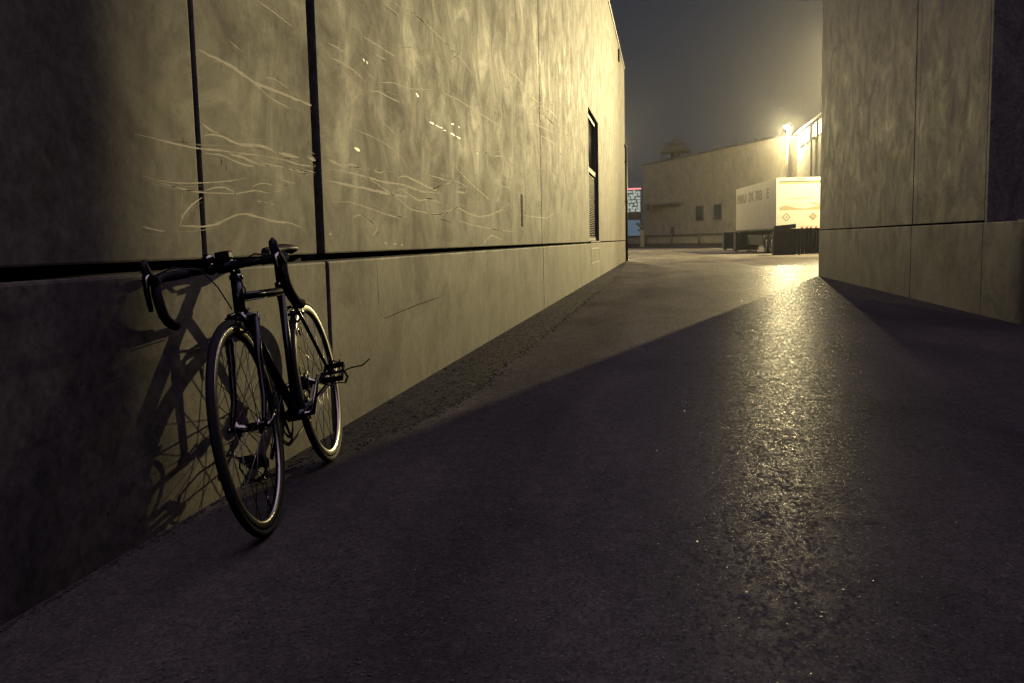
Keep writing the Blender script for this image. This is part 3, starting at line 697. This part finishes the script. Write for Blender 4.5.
MB().lathe([(.01, .0), (.16, .0), (.2, .08), (.16, .19), (.01, .19)], LAMP_B, 'z', 20, False).build('lamp_bulb', M['bulb'], tb)
MB().lathe([(.01, .0), (.16, .0), (.2, .08), (.16, .19), (.01, .19)], LAMP_A, 'z', 20, False).build('lamp_bulb', M['bulb_off'], ta)
tc_ = thing('wall_lamp', (-6.7, 66.7, 0), 'yard lamp post out of sight beyond the end of the stained wall', 'street lamp')
MB().tube([(-6.7, 66.7, 0), (-6.7, 66.7, 8.7)], [.1, .07], 12).build('pole', M['dark_metal'], tc_)
MB().box(-6.75, -6.1, 66.5, 66.9, 8.7, 8.82, .02).build('lamp_housing', M['dark_metal'], tc_)
MB().lathe([(.01, .0), (.14, .0), (.18, .08), (.14, .17), (.01, .17)], LAMP_C, 'z', 20, False).build('lamp_bulb', M['bulb_off'], tc_)
def light(name, kind, loc, power, color, radius, parent, target=None, cone=None, blend=1.0):
    d = bpy.data.lights.new(name, kind); d.energy = power; d.color = color; d.shadow_soft_size = radius
    if cone: d.spot_size = cone; d.spot_blend = blend
    o = bpy.data.objects.new(name, d); COL.objects.link(o); o.parent = parent
    o.location = Vector(loc) - ORG[parent.name]
    if target is not None:
        o.rotation_euler = (Vector(target) - Vector(loc)).to_track_quat('-Z', 'Y').to_euler()
    return o
light('alley_flood', 'SPOT', LAMP_A + Vector((0, 0, -.12)), A_ALLEY, WARM, .09, ta, (-1.6, 0, 1.0), R(66), 1.0)
light('yard_flood', 'POINT', LAMP_A + Vector((0, 0, -.3)), A_YARD, WARM, .09, ta)
light('lamp_glow', 'POINT', LAMP_B + Vector((0, 0, -.3)), B_POWER, WARM, .12, tb)

# ---- haze volume added to give the lamps a halo
hz = MB().box(-40, 45, -20, 135, -1.2, 16).build('haze', M['haze']); hz['kind'] = 'stuff'
light('yard_lamp_glow', 'POINT', LAMP_C + Vector((0, 0, -.3)), C_POWER, WARM, .15, tc_)

# loose grit and small stones along the old asphalt strip
gr = MB(); rg = random.Random(12)
for q in range(2600):
    y = rg.random() ** 1.6 * 16 + 1.2; e = edge_x(y)
    x = rg.uniform(WL + .02, e + .05) if q % 3 else rg.gauss(e, .035)
    if x < WL + .02: continue
    s_ = rg.uniform(.0015, .0045) * (1.9 if rg.random() < .06 else 1); a0 = rg.uniform(0, 3.1)
    z0 = -.004 if x < e - .02 else 0.0
    vs = []
    for zz, rr_ in ((0, 1), (.9, .75)):
        for k in range(4):
            a = a0 + k * math.pi / 2 + rg.uniform(-.4, .4); vs.append(gr.v((x + math.cos(a) * s_ * rr_ * 1.3, y + math.sin(a) * s_ * rr_, z0 + zz * s_)))
    gr.bm.faces.new(vs[4:8])
    for k in range(4): gr.bm.faces.new((vs[k], vs[(k + 1) % 4], vs[4 + (k + 1) % 4], vs[4 + k]))
go = gr.build('grit', M['grit']); go['kind'] = 'stuff'
light('alley_wash', 'SPOT', LAMP_C + Vector((0, 0, -.12)), C_ALLEY, WARM, .03, tc_, (3.4, 14, 4), R(44), 1.0)

# worn aggregate standing a millimetre proud of the pavement: many small tilted facets
def facets(name, count, mat, seed, tilt, s0, s1):
    gm = MB(); q_ = random.Random(seed); vv = gm.bm.verts; n_ = 0
    while n_ < count:
        y = 1.25 * (22 / 1.25) ** (q_.random() ** .9); x = q_.uniform(-1.1, WR - .03)
        if x < edge_x(y) + .02 or abs(x / y) > .95: continue
        n_ += 1
        s_ = q_.uniform(s0, s1) * (1 + y * .09); a0 = q_.uniform(0, 6.28); tx_ = q_.gauss(0, tilt); ty_ = q_.gauss(0, tilt)
        k_ = q_.choice((3, 4, 5)); pts = []
        for k in range(k_):
            a = a0 + 2 * math.pi * k / k_ + q_.uniform(-.3, .3); r_ = s_ * q_.uniform(.7, 1.1)
            dx, dy = r_ * math.cos(a), r_ * math.sin(a)
            pts.append(vv.new((x + dx, y + dy, .0012 + s_ * (abs(tx_) + abs(ty_)) + dx * tx_ + dy * ty_)))
        gm.bm.faces.new(pts)
    o_ = gm.build(name, mat); o_['kind'] = 'stuff'; return o_
facets('aggregate_glint', 26000, M['glint'], 21, .13, .0016, .0036)
facets('aggregate_chip', 14000, M['stone_chip'], 22, .10, .002, .005)

# ================================================================== THE BICYCLE
# local axes: x forward, y to the rider's left, z up the frame plane; origin at the rear tyre's contact
fwv = Vector((.154, -.988, 0)).normalized(); LEAN = .158
lf0 = Vector((-fwv.y, fwv.x, 0))
upb = UPZ * math.cos(LEAN) - lf0 * math.sin(LEAN); lfb = lf0 * math.cos(LEAN) + UPZ * math.sin(LEAN)
bike = thing('bicycle', (-1.364, 3.549, 0.003), 'black drop bar road bicycle with silver rims leaning on the stained concrete wall', 'bicycle', None, False)
bike.rotation_euler = Matrix((fwv, lfb, upb)).transposed().to_euler()
BWB, WRAD = .955, .338
AX_R, AX_F = Vector((0, 0, WRAD)), Vector((BWB, 0, WRAD))
BB = Vector((.41, 0, .27)); ST = Vector((-.292, 0, .956)); SC = BB + ST * .50
HB = Vector((BWB - .152, 0, .684)); HT = HB + ST * .115
STEER = .03
def SR(p):
    """turn front end parts about the steering axis"""
    return HB + Matrix.Rotation(STEER, 3, ST) @ (Vector(p) - HB)
def arc(c, r, a0, a1, y, n=10): return [Vector((c[0] + r * math.cos(R(a0 + (a1 - a0) * k / n)), y, c[1] + r * math.sin(R(a0 + (a1 - a0) * k / n)))) for k in range(n + 1)]

def wheel(ax, front, label):
    xf = SR if front else None
    h = MB(xf)
    fl = .035 if front else .030
    h.lathe([(.006, -.05), (.012, -.05), (.014, -fl - .004), (.026, -fl - .002), (.026, -fl + .002), (.013, -fl + .006), (.013, fl - .006), (.026, fl - .002), (.026, fl + .002), (.014, fl + .004), (.012, .05), (.006, .05)], ax, 'y', 24, True)
    w = h.build('wheel', M['alloy'], bike)
    MB(xf).lathe([(.3385 - .0125 + .0125 * math.cos(a), .0125 * math.sin(a)) for a in [k * 2 * math.pi / 14 for k in range(14)]], ax, 'y', 96).build('tyre', M['tyre'], w)
    MB(xf).lathe([(.317, -.0098), (.311, -.0105), (.296, -.0105), (.289, -.0075), (.287, 0), (.289, .0075), (.296, .0105), (.311, .0105), (.317, .0098), (.312, 0)], ax, 'y', 96).build('rim', M['rim'], w)
    n = 28
    for k in range(n):
        side = 1 if k % 2 else -1; a = 2 * math.pi * k / n; off = R(62) * (1 if (k // 2) % 2 else -1)
        p0 = Vector((.026 * math.cos(a + off), side * fl, .026 * math.sin(a + off))) + ax
        p1 = Vector((.290 * math.cos(a), side * .002, .290 * math.sin(a))) + ax
        MB(xf).tube([p0, p1], .00125, 5).build('spoke', M['spoke'], w)
    vs = MB(xf); va = R(-100 if front else 60); vs.tube([ax + Vector((.287 * math.cos(va), 0, .287 * math.sin(va))), ax + Vector((.235 * math.cos(va), 0, .235 * math.sin(va)))], .003, 6); vs.build('valve', M['alloy'], w)
    # quick release
    q = MB(xf); s_ = 1
    q.tube([ax + Vector((0, -.062, 0)), ax + Vector((0, .062, 0))], .004, 8).lathe([(.001, .056), (.010, .056), (.010, .066), (.001, .068)], ax, 'y', 12, False).lathe([(.001, -.068), (.009, -.066), (.009, -.056), (.001, -.056)], ax, 'y', 12, False)
    q.tube([ax + Vector((0, .064, 0)), ax + Vector((-.02, .072, .012)), ax + Vector((-.058, .074, .034))], [.005, .0045, .006], 8, flat=.6)
    q.build('quick_release', M['alloy'], w)
    return w
wf = wheel(AX_F, True, ''); wr = wheel(AX_R, False, '')
# cassette on the wall side
cs = MB()
for k, r_ in enumerate((.048, .044, .040, .036, .032, .028, .025)): cs.lathe([(.012, -.038 - k * .0038), (r_, -.038 - k * .0038), (r_, -.0362 - k * .0038), (.012, -.0362 - k * .0038)], AX_R, 'y', 28)
cs.build('cassette', M['chain'], wr)

f = MB()
f.tube([HB - ST * .005, HT + ST * .004], .0185, 18)
f.tube([HT - ST * .058, SC + ST * -.018], .0135, 14)                      # top tube
f.tube([HB + ST * .028, BB], [.0165, .0165], 16)                          # down tube
f.tube([BB, SC + ST * .02], .0145, 14)                                    # seat tube
f.tube([BB + Vector((0, -.034, 0)), BB + Vector((0, .034, 0))], .020, 18)
for s_ in (-1, 1):
    f.tube([BB + Vector((-.01, s_ * .02, 0)), Vector((.30, s_ * .038, .288)), AX_R + Vector((.02, s_ * .062, -.004))], [.011, .010, .007], 10)
    f.tube([SC + Vector((0, s_ * .014, -.01)), SC + (AX_R - SC) * .35 + Vector((0, s_ * .035, 0)), AX_R + Vector((.008, s_ * .062, .014))], [.0085, .008, .006], 10)
    f.box(-.012, .026, s_ * .064 - .003, s_ * .064 + .003, WRAD - .018, WRAD + .022, .002)
f.tube([SC + (AX_R - SC) * .28 + Vector((0, -.034, 0)), SC + (AX_R - SC) * .28 + Vector((0, .034, 0))], .006, 8)
frm = f.build('frame', M['paint'], bike)
MB().lathe([(.001, 0), (.0185, 0), (.0185, .022), (.001, .022)], SC + ST * -.006, 'z', 16, False).build('seat_clamp', M['alloy'], frm)
for p in (HB - ST * .012, HT + ST * .008): MB().tube([p - ST * .006, p + ST * .006], .0215, 18).build('headset', M['alloy'], frm)

fk = MB(SR)
FC = HB - ST * .02
fk.tube([FC + Vector((0, -.045, 0)), FC + ST * .012 + Vector((0, -.02, 0)), FC + ST * .012 + Vector((0, .02, 0)), FC + Vector((0, .045, 0))], .014, 12)
for s_ in (-1, 1):
    e0 = FC + Vector((0, s_ * .045, 0)); e2 = AX_F + Vector((0, s_ * .05, 0))
    fk.tube([e0, e0 - ST * .14 + Vector((.004, 0, 0)), e0 - ST * .26 + Vector((.012, s_ * .003, 0)), e2 + Vector((-.006, 0, .02)), e2], [.0135, .012, .0095, .007, .006], 12)
fk.build('fork', M['paint'], bike)

# stem, bars, levers
STM = HT + ST * .035; CL = STM + Vector((.098, 0, .012))
s = MB(SR); s.tube([HT + ST * .012, STM + ST * .022], .0165, 14); s.tube([STM, CL], [.0155, .014], 14); s.tube([CL + Vector((0, -.024, 0)), CL + Vector((0, .024, 0))], .0195, 16)
st_o = s.build('stem', M['black_part'], bike)
MB(SR).tube([STM + ST * .0222, STM + ST * .028], .014, 12).build('stem_cap', M['alloy'], st_o)
MB(SR).box(CL.x - .022, CL.x + .024, -.022, .024, CL.z + .020, CL.z + .048, .006).build('bike_computer', M['black_part'], st_o)
HW = .195
bar_pts = {}
b = MB(SR); b.tube([CL + Vector((0, -HW + .03, 0)), CL + Vector((0, -.09, 0)), CL + Vector((0, 0, 0)), CL + Vector((0, .09, 0)), CL + Vector((0, HW - .03, 0))], [.0115, .0118, .0155, .0118, .0115], 14)
bars = b.build('handlebar', M['black_part'], bike)
for s_ in (-1, 1):
    C0 = CL + Vector((0, s_ * (HW - .032), 0))
    path = [C0 + Vector((0, -s_ * .05, 0)), C0, C0 + Vector((.008, s_ * .024, .0)), CL + Vector((.035, s_ * HW, -.001)), CL + Vector((.066, s_ * HW, -.006)), CL + Vector((.084, s_ * HW, -.024)),
            CL + Vector((.092, s_ * HW, -.052)), CL + Vector((.086, s_ * HW, -.084)), CL + Vector((.066, s_ * (HW + .003), -.116)), CL + Vector((.036, s_ * (HW + .005), -.138)), CL + Vector((.008, s_ * (HW + .006), -.149)), CL + Vector((-.030, s_ * (HW + .008), -.156))]
    MB(SR).tube(path, [.0145, .0155, .0155, .0158, .016, .016, .016, .016, .016, .016, .016, .0155], 14).build('bar_tape', M['bar_tape'], bars)
    e = path[-1]; MB(SR).tube([e, e + Vector((-.006, 0, -.0005))], [.0165, .012], 12).build('bar_end_plug', M['alloy'], bars)
    # hood and lever
    Hh = CL + Vector((.082, s_ * HW, -.010))
    hd = MB(SR); hd.tube([Hh + Vector((-.012, 0, -.022)), Hh + Vector((.012, 0, .0)), Hh + Vector((.040, 0, .014)), Hh + Vector((.060, 0, .034)), Hh + Vector((.063, 0, .055)), Hh + Vector((.056, 0, .064))], [.016, .0185, .0175, .0165, .0145, .006], 14, flat=.85)
    hd.build('brake_hood', M['hood'], bars)
    lv = MB(SR); lv.tube([Hh + Vector((.056, 0, .030)), Hh + Vector((.070, s_ * .002, .006)), Hh + Vector((.071, s_ * .005, -.030)), Hh + Vector((.060, s_ * .009, -.066)), Hh + Vector((.052, s_ * .012, -.088))], [.008, .0075, .0065, .006, .005], 10, flat=1.5)
    lv.build('brake_lever', M['alloy'], bars)
    cb = MB(SR); cb.tube([Hh + Vector((.030, -s_ * .014, .016)), Hh + Vector((.028, -s_ * .07, .03)), CL + Vector((.06, s_ * .06, .002)), CL + Vector((.035, s_ * .026, -.06)), HB + Vector((.045, s_ * .010, .02))], .0025, 6)
    cb.build('brake_cable', M['cable'], bars)
# round bell beside the stem, wall side
MB(SR).lathe([(.001, .016), (.012, .014), (.019, .004), (.020, -.004), (.001, -.006)], CL + Vector((.006, -.048, .032)), 'z', 18, False).build('bell', M['alloy'], bars)
bl = MB(SR); bl.tube([CL + Vector((0, -.055, 0)), CL + Vector((0, -.040, 0))], .018, 12); bl.tube([CL + Vector((.005, -.048, .015)), CL + Vector((.006, -.048, .028))], .005, 8); bl.build('bell_clamp', M['black_part'], bars)
# gear cables running along the top tube and down tube
c = MB(); c.tube([HT + ST * -.075 + Vector((-.01, .016, 0)), SC + ST * -.034 + Vector((.012, .017, .0))], .0022, 6).tube([HT + Vector((.05, .02, .02)), HT + Vector((.015, .026, -.03)), HT + ST * -.075 + Vector((-.03, .017, 0))], .0025, 6)
c.build('cable', M['alloy'], frm)

# brakes
def caliper(base, s_front, xf, parent, name):
    b = MB(xf); d = s_front
    for s_ in (-1, 1):
        b.tube([base + Vector((d * .028, -s_ * .012, .018)), base + Vector((d * .034, s_ * .022, .016)), base + Vector((d * .034, s_ * .036, -.014)), base + Vector((d * .026, s_ * .024, -.040))], [.006, .007, .0065, .006], 8, flat=1.3)
    b.tube([base, base + Vector((d * .040, 0, .004))], .006, 8)
    b.tube([base + Vector((d * .034, .030, .018)), base + Vector((d * .034, .046, .030))], .004, 8)
    o = b.build('brake_caliper', M['alloy'], parent)
    for s_ in (-1, 1):
        p = MB(xf); p.box(base.x + d * .026 - .022, base.x + d * .026 + .022, base.y + s_ * .0165 - .004, base.y + s_ * .0165 + .004, base.z - .046, base.z - .036, .001); p.build('brake_pad', M['hood'], o)
caliper(FC + Vector((.012, 0, .004)), 1, SR, bike, 'front')
caliper(SC + (AX_R - SC) * .27 + Vector((-.006, 0, .006)), -1, None, bike, 'rear')

# seat post, saddle
SP = SC + ST * .100
MB().tube([SC, SP], .0135, 14).build('seat_post', M['alloy'], bike)
sd = MB(); prof = [(-.125, .056, .004), (-.115, .066, .010), (-.07, .068, .012), (-.02, .050, .008), (.03, .030, .004), (.08, .021, .002), (.125, .017, .0), (.145, .010, -.006)]
rings = []
S0 = SP + Vector((.004, 0, .040))
for x, hw, zz in prof:
    ring = []
    for k in range(16):
        a = 2 * math.pi * k / 16; yy = math.cos(a) * hw; z_ = math.sin(a)
        z_ = z_ * (.014 if z_ > 0 else .024) + zz - (abs(yy) / .068) ** 2 * .012
        ring.append(sd.v(S0 + Vector((x, yy, z_))))
    rings.append(ring)
for A, B in zip(rings[:-1], rings[1:]):
    for k in range(16):
        q = sd.bm.faces.new((A[k], A[(k + 1) % 16], B[(k + 1) % 16], B[k])); q.smooth = True
sd.bm.faces.new(rings[0][::-1]); sd.bm.faces.new(rings[-1])
sad = sd.build('saddle', M['hood'], bike)
rl = MB()
for s_ in (-1, 1): rl.tube([S0 + Vector((-.10, s_ * .03, -.012)), S0 + Vector((-.04, s_ * .022, -.034)), S0 + Vector((.04, s_ * .02, -.034)), S0 + Vector((.10, s_ * .008, -.014))], .0035, 6)
rl.box(SP.x - .02, SP.x + .02, -.026, .026, SP.z - .006, SP.z + .012, .003)
rl.build('saddle_rail', M['alloy'], sad)

# drivetrain
ca = R(135)
cr_ = MB(); 
cr_.tube([BB + Vector((0, -.07, 0)), BB + Vector((0, .062, 0))], .009, 10)
tipL = BB + Vector((.170 * math.cos(ca), .078, .170 * math.sin(ca))); tipR = BB + Vector((-.170 * math.cos(ca), -.086, -.170 * math.sin(ca)))
cr_.tube([BB + Vector((0, .062, 0)), tipL], [.014, .010], 10, flat=.6); cr_.tube([BB + Vector((0, -.072, 0)), tipR], [.014, .010], 10, flat=.6)
crank = cr_.build('crankset', M['alloy'], bike)
cg = MB()
for r_, y in ((.104, -.046), (.078, -.038)):
    prof_ = [(r_ - .012, y - .0012), (r_, y - .0012), (r_, y + .0012), (r_ - .012, y + .0012)]
    cg.lathe(prof_, BB, 'y', 52)
for k in range(5):
    a = 2 * math.pi * k / 5 + ca + math.pi
    cg.tube([BB + Vector((0, -.05, 0)), BB + Vector((.096 * math.cos(a), -.048, .096 * math.sin(a)))], [.012, .006], 8, flat=.5)
cg.build('chainring', M['chain'], crank)
def pedal(tip, s_, tilt, hang):
    t = tip + Vector((0, s_ * .012, 0)); c, sn = math.cos(tilt), math.sin(tilt)
    def X(p): return t + Vector((p.x * c - p.z * sn, p.y * s_, p.x * sn + p.z * c))
    p = MB(X); p.tube([(0, 0, 0), (0, .09, 0)], .006, 8); p.box(-.046, -.040, .012, .088, -.011, .011, .001).box(.040, .046, .012, .088, -.011, .011, .001).box(-.040, .040, .012, .017, -.009, .009).box(-.040, .040, .083, .088, -.009, .009)
    po = p.build('pedal', M['black_part'], crank)
    cl = MB(X)
    for yy in (.035, .065): cl.tube([(.044, yy, .008), (.095, yy * .9 + .005, .012), (.115, .050, .040), (.085, .050, .062), (.03, .050, .066)], .0028, 6)
    cl.build('toe_clip', M['black_part'], crank)
    sp = MB(X); sp.tube([(-.02, .004, -.012), (-.015, .0, .03), (.0, .02, .058), (.02, .05, .066), (.0, .08, .058), (-.015, .10, .02), (-.02, .096, -.014), (-.03, .13, -.03), (-.02, .17, -.024), (-.01, .20, -.040)], .0045, 6, flat=.5)
    sp.build('toe_strap', M['bar_tape'], crank)
pedal(tipL, 1, R(150), 0); pedal(tipR, -1, R(-150), 0)
# chain
chn = MB(); yc = -.046
chn.tube([BB + Vector((0, yc, .104)), AX_R + Vector((0, yc, .040))], .0035, 6, flat=1.4).tube([BB + Vector((0, yc, -.104)), Vector((.055, yc - .004, .195))], .0035, 6, flat=1.4)
chn.tube(arc((BB.x, BB.z), .104, 90, -90, yc, 14), .0035, 6)
chn.tube(arc((0, WRAD), .040, 90, 250, yc, 8) + [Vector((-.004, yc, .275)), Vector((.045, yc, .225)), Vector((.055, yc, .195))], .0035, 6)
chn.build('chain', M['chain'], bike)
rdm = MB(); rdm.tube([AX_R + Vector((.004, -.066, -.02)), Vector((.0, -.072, .285)), Vector((.02, -.060, .262))], [.010, .012, .009], 8)
for cx_, cz_ in ((.006, .262), (.046, .192)): rdm.lathe([(.003, -.056), (.021, -.055), (.021, -.050), (.003, -.049)], (cx_, 0, cz_), 'y', 14)
rdm.tube([(.006, -.058, .262), (.046, -.058, .192)], .008, 8, flat=.3)
rdm.build('derailleur', M['alloy'], bike)
fd = MB(); fd.box(BB.x - .05, BB.x + .02, -.052, -.050, BB.z + .098, BB.z + .125).box(BB.x - .05, BB.x + .02, -.038, -.036, BB.z + .098, BB.z + .125).tube([BB + ST * .115 + Vector((0, -.05, 0)), BB + ST * .115], .008, 8)
fd.build('front_derailleur', M['alloy'], bike)
# down tube shifters
dsf = MB(); pd = HB + ST * .028 + (BB - HB - ST * .028) * .17
for s_ in (-1, 1): dsf.tube([pd + Vector((0, s_ * .018, 0)), pd + Vector((0, s_ * .030, 0))], .011, 12).tube([pd + Vector((0, s_ * .028, 0)), pd + Vector((-.012, s_ * .034, .045))], [.005, .004], 8)
dsf.build('shift_lever', M['alloy'], bike)
